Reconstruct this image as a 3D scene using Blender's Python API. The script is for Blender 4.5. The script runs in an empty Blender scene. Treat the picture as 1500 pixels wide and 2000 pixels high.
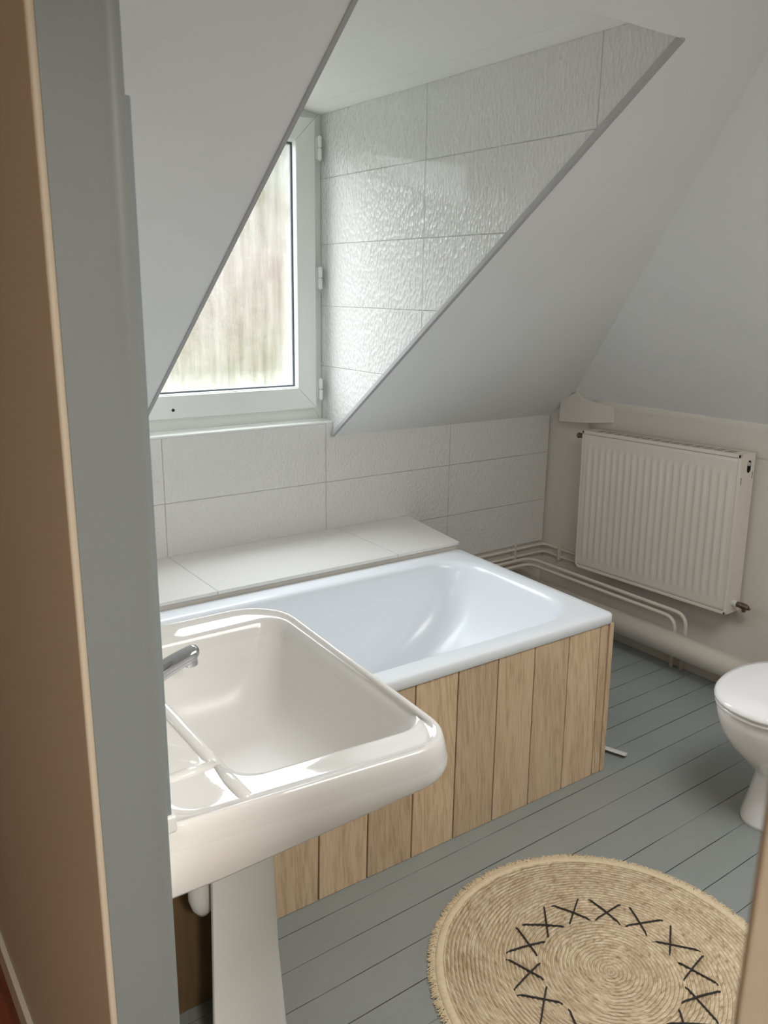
import bpy, bmesh, math, random
from mathutils import Vector, Matrix, Euler
random.seed(7)
C = bpy.context.scene.collection
SC = bpy.context.scene

# ------------------------------------------------------------------ camera
cam_d = bpy.data.cameras.new('camera'); cam = bpy.data.objects.new('camera', cam_d); C.objects.link(cam)
yaw, pitch, roll, FPX = math.radians(35.507), math.radians(14.839), math.radians(0.842), 1642.5
fw = Vector((math.sin(yaw)*math.cos(pitch), math.cos(yaw)*math.cos(pitch), -math.sin(pitch)))
ri = Vector((math.cos(yaw), -math.sin(yaw), 0)); up = ri.cross(fw)
r2 = ri*math.cos(roll)+up*math.sin(roll); u2 = -ri*math.sin(roll)+up*math.cos(roll)
mw = Matrix((r2, u2, -fw)).transposed().to_4x4(); mw.translation = Vector((0, 0, 1.6))
cam.matrix_world = mw
cam_d.sensor_fit = 'VERTICAL'; cam_d.sensor_height = 36; cam_d.lens = FPX/2000*36
cam_d.clip_start = 0.02; cam_d.clip_end = 200
cam_d.dof.use_dof = True; cam_d.dof.focus_distance = 2.3; cam_d.dof.aperture_fstop = 11
SC.camera = cam

# ------------------------------------------------------------------ world, lights, exposure
w = bpy.data.worlds.new('overcast_sky'); SC.world = w; w.use_nodes = True
bg = w.node_tree.nodes['Background']; bg.inputs[0].default_value = (0.90, 0.95, 1.0, 1); bg.inputs[1].default_value = 8.0
_nt = w.node_tree; _tc = _nt.nodes.new('ShaderNodeTexCoord'); _sx = _nt.nodes.new('ShaderNodeSeparateXYZ'); _mr = _nt.nodes.new('ShaderNodeMapRange')   # overcast sky, brighter towards the zenith
_nt.links.new(_tc.outputs['Generated'], _sx.inputs[0]); _nt.links.new(_sx.outputs[2], _mr.inputs[0])
_mr.inputs[1].default_value = 0.0; _mr.inputs[2].default_value = 1.0; _mr.inputs[3].default_value = 3.3; _mr.inputs[4].default_value = 13.0
_nt.links.new(_mr.outputs[0], bg.inputs[1])
def area(name, loc, rot, sx, sy, power, col, portal=False, spread=180):
    d = bpy.data.lights.new(name, 'AREA'); d.shape = 'RECTANGLE'; d.size = sx; d.size_y = sy; d.energy = power; d.color = col
    d.spread = math.radians(spread)
    o = bpy.data.objects.new(name, d); o.location = loc; o.rotation_euler = rot; C.objects.link(o)
    if portal: d.cycles.is_portal = True
    return o
area('window_portal', (1.42, 3.2, 1.66), (math.radians(-90), 0, 0), 0.9, 1.22, 1, (1, 1, 1), portal=True)
area('room_fill_light', (1.52, 0.38, 2.45), (0, 0, 0), 0.85, 0.85, 14.5, (1.0, 0.98, 0.955), spread=150)  # unseen overhead area light, added as soft fill for the room
area('hall_ceiling_lamp', (-0.02, -0.92, 2.15), (0, 0, 0), 0.25, 0.25, 44, (1.0, 0.93, 0.84))
SC.view_settings.view_transform = 'Standard'; SC.view_settings.look = 'None'
SC.view_settings.exposure = 0.66; SC.view_settings.gamma = 1.0; SC.view_settings.use_curve_mapping = False
SC.cycles.max_bounces = 10; SC.cycles.diffuse_bounces = 8; SC.cycles.glossy_bounces = 4
SC.cycles.use_denoising = True; SC.cycles.sample_clamp_indirect = 6

# ------------------------------------------------------------------ helpers
def link(name, bm, m, parent=None, smooth=False, bev=0, seg=2, ang=35):
    me = bpy.data.meshes.new(name); bmesh.ops.recalc_face_normals(bm, faces=bm.faces[:]); bm.to_mesh(me); bm.free()
    o = bpy.data.objects.new(name, me); C.objects.link(o)
    for mm in (m if isinstance(m, (list, tuple)) else [m]): me.materials.append(mm)
    if smooth:
        for p in me.polygons: p.use_smooth = True
    if bev:
        b = o.modifiers.new('bevel', 'BEVEL'); b.width = bev; b.segments = seg; b.limit_method = 'ANGLE'; b.angle_limit = math.radians(ang); b.harden_normals = False
        for p in me.polygons: p.use_smooth = True
        a = o.modifiers.new('wn', 'WEIGHTED_NORMAL'); a.keep_sharp = True
    if parent:
        o.parent = parent; o.matrix_parent_inverse = parent.matrix_basis.inverted()
    return o
def thing(name, label, cat, loc, group=None):
    o = bpy.data.objects.new(name, None); o.empty_display_size = .1; o.location = loc; C.objects.link(o)
    o['label'] = label; o['category'] = cat
    if group: o['group'] = group
    return o
def tag(o, label, cat, group=None):
    o['label'] = label; o['category'] = cat
    if group: o['group'] = group
    return o
def struct(o, label=None, cat=None):
    o['kind'] = 'structure'
    if label: o['label'] = label
    if cat: o['category'] = cat
    return o
def box(bm, x0, x1, y0, y1, z0, z1):
    v = [bm.verts.new((x, y, z)) for x in (x0, x1) for y in (y0, y1) for z in (z0, z1)]
    for f in ((0, 1, 3, 2), (4, 6, 7, 5), (0, 4, 5, 1), (2, 3, 7, 6), (0, 2, 6, 4), (1, 5, 7, 3)):
        bm.faces.new([v[i] for i in f])
    return v
def prism(bm, pts, d):      # pts: planar polygon (3D), extruded by vector d
    a = [bm.verts.new(p) for p in pts]; b = [bm.verts.new(Vector(p)+Vector(d)) for p in pts]
    n = len(pts); bm.faces.new(a); bm.faces.new(b[::-1])
    for i in range(n): bm.faces.new((a[i], b[i], b[(i+1) % n], a[(i+1) % n]))
def hexa(bm, lo, hi):       # 4 bottom points, 4 top points
    prism_v = [bm.verts.new(p) for p in lo]+[bm.verts.new(p) for p in hi]
    v = prism_v
    for f in ((0, 1, 2, 3), (7, 6, 5, 4), (0, 4, 5, 1), (1, 5, 6, 2), (2, 6, 7, 3), (3, 7, 4, 0)): bm.faces.new([v[i] for i in f])
def loft(bm, rings, cap0=True, cap1=True):
    vs = [[bm.verts.new(p) for p in r] for r in rings]; n = len(rings[0])
    for a, b in zip(vs[:-1], vs[1:]):
        for i in range(n): bm.faces.new((a[i], a[(i+1) % n], b[(i+1) % n], b[i]))
    if cap0: bm.faces.new(vs[0][::-1])
    if cap1: bm.faces.new(vs[-1])
def smooth_path(pts, r, n=6):
    out = [Vector(pts[0])]
    for i in range(1, len(pts)-1):
        a, b, c = map(Vector, pts[i-1:i+2]); d0 = (a-b); d1 = (c-b)
        rr = min(r, d0.length*.49, d1.length*.49); p0 = b+d0.normalized()*rr; p1 = b+d1.normalized()*rr
        for k in range(n+1):
            t = k/n; out.append(p0*(1-t)**2+b*2*t*(1-t)+p1*t*t)
    out.append(Vector(pts[-1])); return out
def tube(bm, pts, rad, seg=16, bend=0, caps=True):
    P = smooth_path(pts, bend) if bend else [Vector(p) for p in pts]
    rads = rad if isinstance(rad, list) else [rad]*len(P)
    rings = []; nrm = None
    for i, p in enumerate(P):
        t = ((P[min(i+1, len(P)-1)]-P[max(i-1, 0)])).normalized()
        if nrm is None:
            nrm = t.orthogonal().normalized()
        else:
            nrm = (nrm-t*nrm.dot(t)).normalized()
        bn = t.cross(nrm)
        rings.append([p+(nrm*math.cos(2*math.pi*k/seg)+bn*math.sin(2*math.pi*k/seg))*rads[i] for k in range(seg)])
    loft(bm, rings, caps, caps)
def rpoly(corners, rads, n=8):     # rounded polygon in 2D, constant point count
    out = []; m = len(corners)
    for i in range(m):
        a, b, c = (Vector(corners[(i+k) % m]).to_2d() if len(corners[0]) > 2 else Vector(corners[(i+k) % m]) for k in (-1, 0, 1))
        d0 = (a-b).normalized(); d1 = (c-b).normalized(); ang = d0.angle(d1); r = rads[i]
        t = r/math.tan(ang/2); p0 = b+d0*t; p1 = b+d1*t
        bis = (d0+d1).normalized(); ce = b+bis*(r/math.sin(ang/2))
        a0 = math.atan2(*(p0-ce).yx); a1 = math.atan2(*(p1-ce).yx)
        da = (a1-a0+math.pi) % (2*math.pi)-math.pi
        for k in range(n+1):
            q = a0+da*k/n; out.append(ce+Vector((math.cos(q), math.sin(q)))*r)
        # straight run midpoints
        nx = i
    # add side subdivisions
    res = []; per = n+1
    for i in range(m):
        seg = out[i*per:(i+1)*per]; res += seg
        e = seg[-1]; s = out[((i+1) % m)*per]
        for k in range(1, 6): res.append(e.lerp(s, k/6))
    return res
def lerp2(A, B, t): return [a.lerp(b, t) for a, b in zip(A, B)]
def z3(R, z): return [(p.x, p.y, z(p) if callable(z) else z) for p in R]

# ------------------------------------------------------------------ materials
class N:
    def __init__(s, name):
        s.m = bpy.data.materials.new(name); s.m.use_nodes = True; s.t = s.m.node_tree; s.b = s.t.nodes['Principled BSDF']
    def n(s, typ, **k):
        x = s.t.nodes.new(typ)
        for a, v in k.items():
            if a.startswith('i_'): x.inputs[a[2:].replace('_', ' ')].default_value = v
            elif a[0] == 'I' and a[1:].isdigit(): x.inputs[int(a[1:])].default_value = v
            else: setattr(x, a, v)
        return x
    def l(s, a, b): s.t.links.new(a, b)
    def math(s, op, a, b=None, c=None):
        x = s.n('ShaderNodeMath', operation=op)
        for i, v in enumerate((a, b, c)):
            if v is None: continue
            if isinstance(v, (int, float)): x.inputs[i].default_value = v
            else: s.l(v, x.inputs[i])
        return x.outputs[0]
    def coord(s, kind='Object', scale=(1, 1, 1), rot=(0, 0, 0), loc=(0, 0, 0)):
        c = s.n('ShaderNodeTexCoord'); mp = s.n('ShaderNodeMapping'); s.l(c.outputs[kind], mp.inputs[0])
        mp.inputs['Scale'].default_value = scale; mp.inputs['Rotation'].default_value = rot; mp.inputs['Location'].default_value = loc
        return mp.outputs[0]
    def noise(s, vec, scale, detail=3, rough=.5, dist=0):
        x = s.n('ShaderNodeTexNoise'); x.inputs['Scale'].default_value = scale; x.inputs['Detail'].default_value = detail
        x.inputs['Roughness'].default_value = rough; x.inputs['Distortion'].default_value = dist; s.l(vec, x.inputs['Vector']); return x.outputs[0]
    def ramp(s, fac, stops):
        x = s.n('ShaderNodeValToRGB'); e = x.color_ramp.elements
        while len(e) < len(stops): e.new(.5)
        for k, (p, c) in enumerate(stops): e[k].position = p; e[k].color = (*c, 1) if len(c) == 3 else c
        s.l(fac, x.inputs[0]); return x.outputs[0]
    def mix(s, f, a, b, mode='MIX'):
        x = s.n('ShaderNodeMix', data_type='RGBA', blend_type=mode)
        for i, v in ((0, f), (6, a), (7, b)):
            if isinstance(v, (int, float)): x.inputs[i].default_value = v
            elif isinstance(v, tuple): x.inputs[i].default_value = (*v, 1) if len(v) == 3 else v
            else: s.l(v, x.inputs[i])
        return x.outputs[2]
    def bump(s, h, strength, dist=.002, prev=None):
        x = s.n('ShaderNodeBump'); x.inputs['Strength'].default_value = strength; x.inputs['Distance'].default_value = dist
        s.l(h, x.inputs['Height'])
        if prev: s.l(prev, x.inputs['Normal'])
        s.l(x.outputs[0], s.b.inputs['Normal']); return x.outputs[0]
    def set(s, col=None, rough=None, metal=None, coat=None, ior=None):
        if col is not None:
            if isinstance(col, tuple): s.b.inputs['Base Color'].default_value = (*col, 1)
            else: s.l(col, s.b.inputs['Base Color'])
        if rough is not None: s.b.inputs['Roughness'].default_value = rough
        if metal is not None: s.b.inputs['Metallic'].default_value = metal
        if coat is not None: s.b.inputs['Coat Weight'].default_value = coat; s.b.inputs['Coat Roughness'].default_value = .05
        return s
def lin(r, g, b):
    return tuple(((c/255+.055)/1.055)**2.4 if c > 10 else c/255/12.92 for c in (r, g, b))
def plaster(name, col, rough=.75, bs=.12, sc=90, blot=.03):
    k = N(name); v = k.coord()
    c = k.mix(k.noise(v, 2.5, 3), tuple(x*(1-blot) for x in col), tuple(min(1, x*(1+blot)) for x in col))
    k.set(c, rough); k.bump(k.noise(v, sc, 4, .6), bs, .001); return k.m
def ceramic(name, col, rough=.08, wav=.0, wsc=30):
    k = N(name); k.set(col, rough, coat=.5 if rough < .2 else .15)
    v = k.coord(); k.set(k.mix(k.noise(v, 6, 2), col, tuple(x*.985 for x in col)))
    if wav: k.bump(k.noise(v, wsc, 2), wav, .003)
    return k.m
M_slope = plaster('slope_paint', lin(236, 237, 236), .6)
M_white = plaster('dormer_ceiling_paint', lin(240, 240, 236), .6)
M_cream = plaster('cream_wall_paint', lin(222, 216, 207), .5, .2, 40)
M_ceil = plaster('ceiling_paint', lin(230, 229, 226), .7)
M_hall = plaster('hall_beige_paint', lin(186, 176, 158), .7)
M_jamb = plaster('grey_jamb_paint', lin(120, 127, 127), .38, .15, 25)
M_frame = plaster('window_white_paint', lin(236, 238, 234), .3, .1, 30)
M_rad = ceramic('radiator_enamel', lin(232, 224, 214), .3)
M_pipe = plaster('pipe_cream_paint', lin(222, 212, 200), .35, .15, 60)
M_base = plaster('plinth_paint', lin(196, 190, 178), .5, .3, 50)
M_sink = ceramic('sink_porcelain', lin(226, 224, 220), .06, .05, 30)
def _worn():
    nt = M_sink.node_tree; b_ = nt.nodes['Principled BSDF']; b_.inputs['Coat Weight'].default_value = 0
    tc_ = nt.nodes.new('ShaderNodeTexCoord'); sp_ = nt.nodes.new('ShaderNodeSeparateXYZ'); mr_ = nt.nodes.new('ShaderNodeMapRange')   # bowl dulled by limescale, rim still glossy
    nt.links.new(tc_.outputs['Object'], sp_.inputs[0]); nt.links.new(sp_.outputs[2], mr_.inputs[0])
    for i_, v_ in ((1, .79), (2, .825), (3, .34), (4, .06)): mr_.inputs[i_].default_value = v_
    nt.links.new(mr_.outputs[0], b_.inputs['Roughness'])
_worn()
M_tub = ceramic('tub_enamel', lin(236, 241, 246), .28)
M_toilet = ceramic('toilet_porcelain', lin(240, 240, 242), .08)
M_bead = plaster('edge_bead_grey', lin(176, 176, 176), .5)
k = N('chrome'); k.set(lin(215, 215, 218), .12, 1.0); v = k.coord(); k.bump(k.noise(v, 60, 2), .03, .001); M_chrome = k.m
k = N('brass_valve'); k.set(k.mix(k.noise(k.coord(), 60, 2), lin(150, 130, 115), lin(90, 75, 65)), .35, .9); M_brass = k.m
k = N('dark_gap'); k.set(k.mix(k.noise(k.coord(), 30, 2), (.012, .011, .010), (.02, .018, .016)), .9); M_dark = k.m
k = N('white_plastic'); k.set(k.mix(k.noise(k.coord(), 20, 2), lin(225, 225, 222), lin(215, 215, 212)), .4); M_plast = k.m
k = N('mirror_glass'); k.set(k.mix(k.noise(k.coord(), 3, 1), (.85, .87, .87), (.9, .9, .9)), .03, 1); M_mirror = k.m
k = N('rubber_seal'); k.set(k.mix(k.noise(k.coord(), 40, 2), lin(70, 76, 82), lin(95, 102, 108)), .4); M_seal = k.m

def tile_mat(name, ua, joints_u, va, joints_v, col=lin(238, 238, 234), gw=.0022, bs=.55, stretch=(1, 1, 1), rough=.16):
    """textured ceramic tile: joints_u / joints_v are explicit joint positions along axes ua / va of object space"""
    k = N(name); v = k.coord(); sep = k.n('ShaderNodeSeparateXYZ'); k.l(v, sep.inputs[0])
    g = None
    for ax, js in ((ua, joints_u), (va, joints_v)):
        for j in js:
            d = k.math('ABSOLUTE', k.math('SUBTRACT', sep.outputs[ax], j))
            s_ = k.math('SUBTRACT', 1.0, k.math('SMOOTH_MIN', k.math('DIVIDE', d, gw), 1.0, .3))
            g = s_ if g is None else k.math('MAXIMUM', g, s_)
    g = k.math('MAXIMUM', g, 0.0)
    mp = k.n('ShaderNodeMapping'); k.l(v, mp.inputs[0]); mp.inputs['Scale'].default_value = stretch
    dn = k.n('ShaderNodeTexNoise'); dn.inputs['Scale'].default_value = 45; k.l(mp.outputs[0], dn.inputs['Vector'])
    wv = k.n('ShaderNodeMix', data_type='VECTOR'); wv.inputs[0].default_value = .006; k.l(mp.outputs[0], wv.inputs[4]); k.l(dn.outputs[1], wv.inputs[5])
    vo = k.n('ShaderNodeTexVoronoi'); vo.feature = 'SMOOTH_F1'; vo.inputs['Scale'].default_value = 92; vo.inputs['Smoothness'].default_value = .12
    k.l(wv.outputs[1], vo.inputs['Vector'])
    h = k.math('ADD', vo.outputs['Distance'], k.math('MULTIPLY', k.noise(mp.outputs[0], 30, 1), .12))
    b = k.bump(h, bs, .0045)
    k.bump(k.math('SUBTRACT', 1.0, g), .8, .003, b)
    k.set(k.mix(k.math('MULTIPLY', g, .6), col, lin(196, 194, 188)), rough, coat=.25); return k.m
rows_low = [.32, .55, .799, 1.052]
M_tile_back = tile_mat('wall_tile_low', 0, [.41, 1.118, 1.834, 2.517], 2, [.55, .799], bs=.6, stretch=(1, 1, .7), rough=.25, col=lin(226, 225, 221))
M_tile_cheek = tile_mat('wall_tile_dormer', 1, [2.405, 1.663], 2, [1.285, 1.529, 1.772, 2.023], bs=.85, stretch=(1, 1, .58), col=lin(222, 222, 219), rough=.2)
M_tile_ledge = tile_mat('ledge_tile', 0, [1.12, 1.89], 1, [5.0], bs=.22, stretch=(1, 1, 1), rough=.35, col=lin(226, 224, 220))

k = N('painted_floorboards'); v = k.coord(); sep = k.n('ShaderNodeSeparateXYZ'); k.l(v, sep.inputs[0])
yy = k.math('SUBTRACT', sep.outputs[1], k.math('MULTIPLY', k.math('SUBTRACT', sep.outputs[0], 2.0), .02))
uu = k.math('DIVIDE', k.math('SUBTRACT', yy, .995), .1046)
wob = k.math('MULTIPLY', k.math('SUBTRACT', k.noise(k.coord(scale=(.6, 8, 1)), 3, 2), .5), .05)
fr = k.math('FRACT', k.math('ADD', k.math('ADD', uu, wob), 100.0))
d = k.math('MINIMUM', fr, k.math('SUBTRACT', 1.0, fr))
vis = k.ramp(k.noise(k.coord(scale=(1.1, 9.5, 1)), 2.2, 3, .6), [(.38, (.25,)*3), (.56, (1,)*3)])
g = k.math('MULTIPLY', k.math('MAXIMUM', k.math('SUBTRACT', 1.0, k.math('DIVIDE', d, .017)), 0.0), vis)
base = k.mix(k.noise(v, 3.5, 4, .6), lin(138, 144, 142), lin(150, 155, 151))
sc_ = k.ramp(k.noise(k.coord(scale=(5, 18, 1)), 5, 5, .7), [(.70, (0,)*3), (.76, (1,)*3)])
base = k.mix(k.math('MULTIPLY', sc_, .18), base, lin(165, 168, 162))
k.set(k.mix(k.math('MINIMUM', k.math('MULTIPLY', g, 1.6), 1.0), base, lin(42, 40, 38)), .42)
b = k.bump(k.noise(k.coord(scale=(3, 40, 1)), 6, 4), .12, .002); k.bump(k.math('SUBTRACT', 1.0, g), .6, .003, b)
M_floor = k.m
k = N('hall_wood_floor'); v = k.coord(scale=(14, 1.2, 1)); k.set(k.ramp(k.noise(v, 4, 5), [(.3, lin(84, 42, 28)), (.7, lin(124, 70, 48))]), .4); M_hfloor = k.m

def wood(name, c1, c2, c3):
    k = N(name); oi = k.n('ShaderNodeObjectInfo'); rnd = oi.outputs['Random']
    tc = k.n('ShaderNodeTexCoord'); ofs = k.n('ShaderNodeCombineXYZ'); k.l(k.math('MULTIPLY', rnd, 37.0), ofs.inputs[0]); k.l(k.math('MULTIPLY', rnd, 11.0), ofs.inputs[2])
    ad = k.n('ShaderNodeVectorMath', operation='ADD'); k.l(tc.outputs['Object'], ad.inputs[0]); k.l(ofs.outputs[0], ad.inputs[1])
    mp = k.n('ShaderNodeMapping'); k.l(ad.outputs[0], mp.inputs[0]); mp.inputs['Scale'].default_value = (7, 7, .75)
    warp = k.noise(mp.outputs[0], 1.3, 3, .55, .6)
    rings = k.math('SINE', k.math('MULTIPLY', warp, 46.0))
    mp2 = k.n('ShaderNodeMapping'); k.l(ad.outputs[0], mp2.inputs[0]); mp2.inputs['Scale'].default_value = (60, 60, 2.2)
    fine = k.noise(mp2.outputs[0], 3.0, 5, .65)
    f = k.math('ADD', k.math('MULTIPLY', k.math('ADD', rings, 1.0), .055), k.math('ADD', k.math('MULTIPLY', fine, .55), .12))
    c = k.ramp(f, [(.22, c3), (.45, c1), (.72, c2)])
    hs = k.n('ShaderNodeHueSaturation'); k.l(c, hs.inputs['Color']); k.l(k.math('ADD', k.math('MULTIPLY', rnd, .22), .88), hs.inputs['Value'])
    vo = k.n('ShaderNodeTexVoronoi'); vo.inputs['Scale'].default_value = 4.2; mp3 = k.n('ShaderNodeMapping'); k.l(ad.outputs[0], mp3.inputs[0]); mp3.inputs['Scale'].default_value = (1.3, 1.3, .8); k.l(mp3.outputs[0], vo.inputs['Vector'])
    kn = k.ramp(vo.outputs['Distance'], [(.028, (1,)*3), (.05, (0,)*3)])
    k.set(k.mix(k.math('MULTIPLY', kn, .75), hs.outputs[0], lin(88, 62, 44)), .62)
    k.bump(f, .25, .0012); return k.m
M_wood = wood('weathered_pine', lin(204, 178, 146), lin(222, 201, 172), lin(164, 134, 102))
k = N('unglazed_pedestal_inside'); k.set(k.mix(k.noise(k.coord(scale=(30, 30, 2)), 1, 4), lin(128, 104, 72), lin(96, 76, 50)), .8); M_clay = k.m

# ------------------------------------------------------------------ room numbers
XL, XR, YB, YF, ZC = .347, 3.185, 3.0, -1.2, 2.5         # left wall, radiator wall, tile wall, wall behind, ceiling
ZS, SL = .993, .754                                      # foot of the slope, rise per metre
XD0, XD1, YH, ZD = .98, 1.867, 1.414, 2.27               # dormer cheeks, header, dormer ceiling
HZ, HK = 1.089, .894
def sz(y): return ZS+(YB-y)*SL
def sy(z): return YB-(z-ZS)/SL
def hx(z): return XR-HK*max(0, z-HZ)

# floor, ceiling
bm = bmesh.new(); box(bm, .30, XR+.12, YF-.1, YB+.12, -.1, 0); struct(link('floor', bm, M_floor), 'grey-green painted floorboards of the bathroom', 'floor')
bm = bmesh.new(); prism(bm, [(XL-.05, YF-.1, ZC), (XL-.05, sy(ZC)+.15, ZC), (XR+.1, sy(ZC)+.15, ZC), (XR+.1, YF-.1, ZC)], (0, 0, .1)); struct(link('ceiling', bm, M_ceil))
# sloped ceiling with dormer opening
bm = bmesh.new()
nrm = Vector((0, SL, 1)).normalized()*.06
def sp(x, y): return (x, y, sz(y))
e = .003; yt = sy(ZC)-.0
prism(bm, [sp(XL-.05, YB+.05), sp(XD0-e, YB+.05), sp(XD0-e, YH), sp(XL-.05, YH)], nrm)
prism(bm, [sp(XL-.05, YH), sp(XR+.1, YH), sp(XR+.1, yt), sp(XL-.05, yt)], nrm)
prism(bm, [sp(XD1+e, YB+.05), sp(XR+.1, YB+.05), sp(XR+.1, YH), sp(XD1+e, YH)], nrm)
struct(link('ceiling_slope', bm, M_slope), 'pale grey sloped ceiling around the dormer opening', 'ceiling')
# hip slope over the radiator
bm = bmesh.new()
prism(bm, [(XR, YB+.02, HZ), (XR, YF-.1, HZ), (hx(ZC+.02), YF-.1, ZC+.02), (hx(ZC+.02), YB+.02, ZC+.02)], (.06, 0, .06))
struct(link('wall_hip', bm, M_slope), 'pale grey wall leaning inward above the radiator', 'wall')
# dormer cheeks and ceiling
def cheek(name, x, dx, m):
    bm = bmesh.new()
    prism(bm, [(x, YB+.04, sz(YB+.04)+.012), (x, YH, sz(YH)+.012), (x, YH-.03, ZD+.1), (x, YB+.2, ZD+.1), (x, YB+.2, .85), (x, YB+.04, .85)], (dx, 0, 0))
    return struct(link(name, bm, m))
cheek('wall_dormer_right', XD1, .09, M_tile_cheek); cheek('wall_dormer_left', XD0, -.09, M_slope)
bm = bmesh.new(); box(bm, XD0-.02, XD1+.02, YH+.06, YB+.2, ZD, ZD+.08); struct(link('ceiling_dormer', bm, M_white))
bm = bmesh.new(); prism(bm, [(1.775, YH+.065, ZD), (XD1, YH+.065, ZD), (XD1, YH+.065, ZD-.012), (1.84, YH+.065, ZD-.010)], (0, YB+.085-YH-.065, 0)); struct(link('trim_1', bm, M_white, bev=.003))
bm = bmesh.new(); prism(bm, [(XD0-.02, YH-.001, sz(YH)+.006), (XD0-.02, YH-.001, ZD+.09), (XD0-.02, YH-.12, ZD+.09), (XD0-.02, YH-.12, sz(YH-.12)+.02)], (XD1-XD0+.04, 0, 0)); struct(link('ceiling_header', bm, M_slope))
bm = bmesh.new(); box(bm, XD0-.02, XD1+.02, YH-.05, YH+.08, ZD+.001, ZD+.10); struct(link('ceiling_header_top', bm, M_white))
# edge beads of the dormer opening
for nm, xa, xb in (('trim_2', XD1-.010, XD1+.006), ('trim_3', XD0-.006, XD0+.006)):
    bm = bmesh.new(); dn = Vector((0, -SL, -1)).normalized()*.0045
    upz = lambda p: (p[0], p[1], p[2]+.016)
    prism(bm, [upz(sp(xa, YB-.005)), upz(sp(xb, YB-.005)), upz(sp(xb, YH)), upz(sp(xa, YH))], dn+Vector((0, 0, -.016)))
    struct(link(nm, bm, M_bead, bev=.002))
# back wall
bm = bmesh.new()
prism(bm, [(XL-.1, YB+.012, 0), (XR+.1, YB+.012, 0), (XR+.1, YB+.012, 1.0), (XD1, YB+.012, 1.0), (XD1, YB+.012, 1.046), (XD0, YB+.012, 1.046), (XD0, YB+.012, 1.0), (XL-.1, YB+.012, 1.0)], (0, .2, 0))
struct(link('wall_back', bm, M_cream), 'low wall behind the bathtub', 'wall')
bm = bmesh.new()
prism(bm, [(XL, YB, .325), (XR-.012, YB, .325), (XR-.012, YB, ZS+.003), (XD1+.003, YB, ZS+.003), (XD1+.003, YB, 1.05), (XD0, YB, 1.05), (XD0, YB, ZS+.003), (XL, YB, ZS+.003)], (0, .0115, 0))
struct(link('wall_tiling', bm, M_tile_back), 'white textured rectangular tiles on the low wall behind the bathtub', 'tiles')
bm = bmesh.new(); prism(bm, [(XD0, YB-.002, 1.050), (XD0, YB-.002, 1.060), (XD0, YB+.075, 1.064), (XD0, YB+.075, 1.05)], (XD1-XD0+.012, 0, 0))
struct(link('trim_4', bm, M_frame, bev=.003), 'white cap along the wall top under the window', 'trim')
# knee wall with radiator
bm = bmesh.new(); prism(bm, [(XR, YF-.1, 0), (XR, YB+.1, 0), (XR, YB+.1, sz(YB)+.1), (XR, YF-.1, HZ+.1)], (.1, 0, 0))
struct(link('wall_right', bm, M_cream), 'cream knee wall behind the radiator', 'wall')
# rounded cornice between knee wall and hip
bm = bmesh.new(); rings = []
random.seed(3)
for i in range(50):
    y = YB-.25-i*.085; j = .003*math.sin(i*1.3)+.002*math.sin(i*2.9)
    rings.append([(XR+.002, y, HZ-.16), (XR-.001, y, HZ-.12), (XR-.004, y, HZ-.06+j), (XR-.008, y, HZ-.02+j), (XR-.014, y, HZ+.006+j), (XR+.01, y, HZ+.02)])
loft(bm, rings); struct(link('trim_5', bm, M_cream, smooth=True), 'cream lumpy plaster edge running above the radiator', 'trim')
# beam end block in the corner
bm = bmesh.new()
bx_ = [(2.905, .972, .048), (2.74, .985, .048), (2.60, 1.00, .006), (2.60, 1.080, .012), (2.70, 1.088, .030), (2.76, 1.105, .048), (2.80, 1.135, .048), (2.905, 1.075, .048)]
a_ = [bm.verts.new((XR-d_, y_, z_)) for y_, z_, d_ in bx_]; b_ = [bm.verts.new((XR+.02, y_, z_)) for y_, z_, d_ in bx_]
for i in range(8): bm.faces.new((a_[i], b_[i], b_[(i+1) % 8], a_[(i+1) % 8]))
bm.faces.new(b_[::-1]); bm.faces.new((a_[0], a_[1], a_[5], a_[6], a_[7])); bm.faces.new((a_[1], a_[2], a_[3], a_[4], a_[5]))
struct(link('trim_6', bm, M_cream, bev=.006, seg=3), 'cream painted beam end in the corner above the radiator', 'trim')
# wall behind the camera side of the room
bm = bmesh.new(); box(bm, XL-.1, XR+.1, YF-.1, YF, 0, 2.6); struct(link('wall_front', bm, M_slope))
# door wall (partition with the doorway the photo is taken through)
HX = .249
YJ0, YJ1, ZH = .1283, .984, 2.06
bm = bmesh.new()
prism(bm, [(HX, YJ1, -.02), (HX, 3.3, -.02), (HX, 3.3, 2.6), (HX, YF-1, 2.6), (HX, YF-1, -.02), (HX, YJ0, -.02), (HX, YJ0, ZH), (HX, YJ1, ZH)], (XL-HX, 0, 0))
bm.faces.ensure_lookup_table()
for f in bm.faces:
    c = f.calc_center_median(); f.normal_update()
    f.material_index = 1 if (abs(c.x-XL) < .001) else 0
struct(link('wall_left', bm, [M_hall, M_slope], bev=.004), 'beige hall wall around the doorway', 'wall')
# grey door lining
t = .005
bm = bmesh.new(); g0 = HX+.009
prism(bm, [(g0, YJ1+.001, 0), (g0, YJ1-t*.4, 0), (XL-.020, YJ1-t*.4, 0), (XL-.014, YJ1-t, 0), (XL-.002, YJ1-t, 0), (XL+.002, YJ1+.010, 0), (XL, YJ1+.010, 0), (XL, YJ1+.001, 0)], (0, 0, ZH))
o1 = link('door_1', bm, M_jamb, bev=.0025, seg=3); struct(o1, 'grey painted left jamb of the doorway in the foreground', 'door frame')
bm = bmesh.new(); box(bm, g0, XL+.002, YJ0-.001, YJ0+t*.4, 0, ZH); struct(link('door_2', bm, M_jamb, bev=.002), 'painted right jamb of the doorway', 'door frame')
bm = bmesh.new(); box(bm, g0, XL+.002, YJ0, YJ1, ZH-t, ZH+.001); struct(link('door_3', bm, M_jamb, bev=.002), 'painted head of the doorway', 'door frame')
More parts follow.
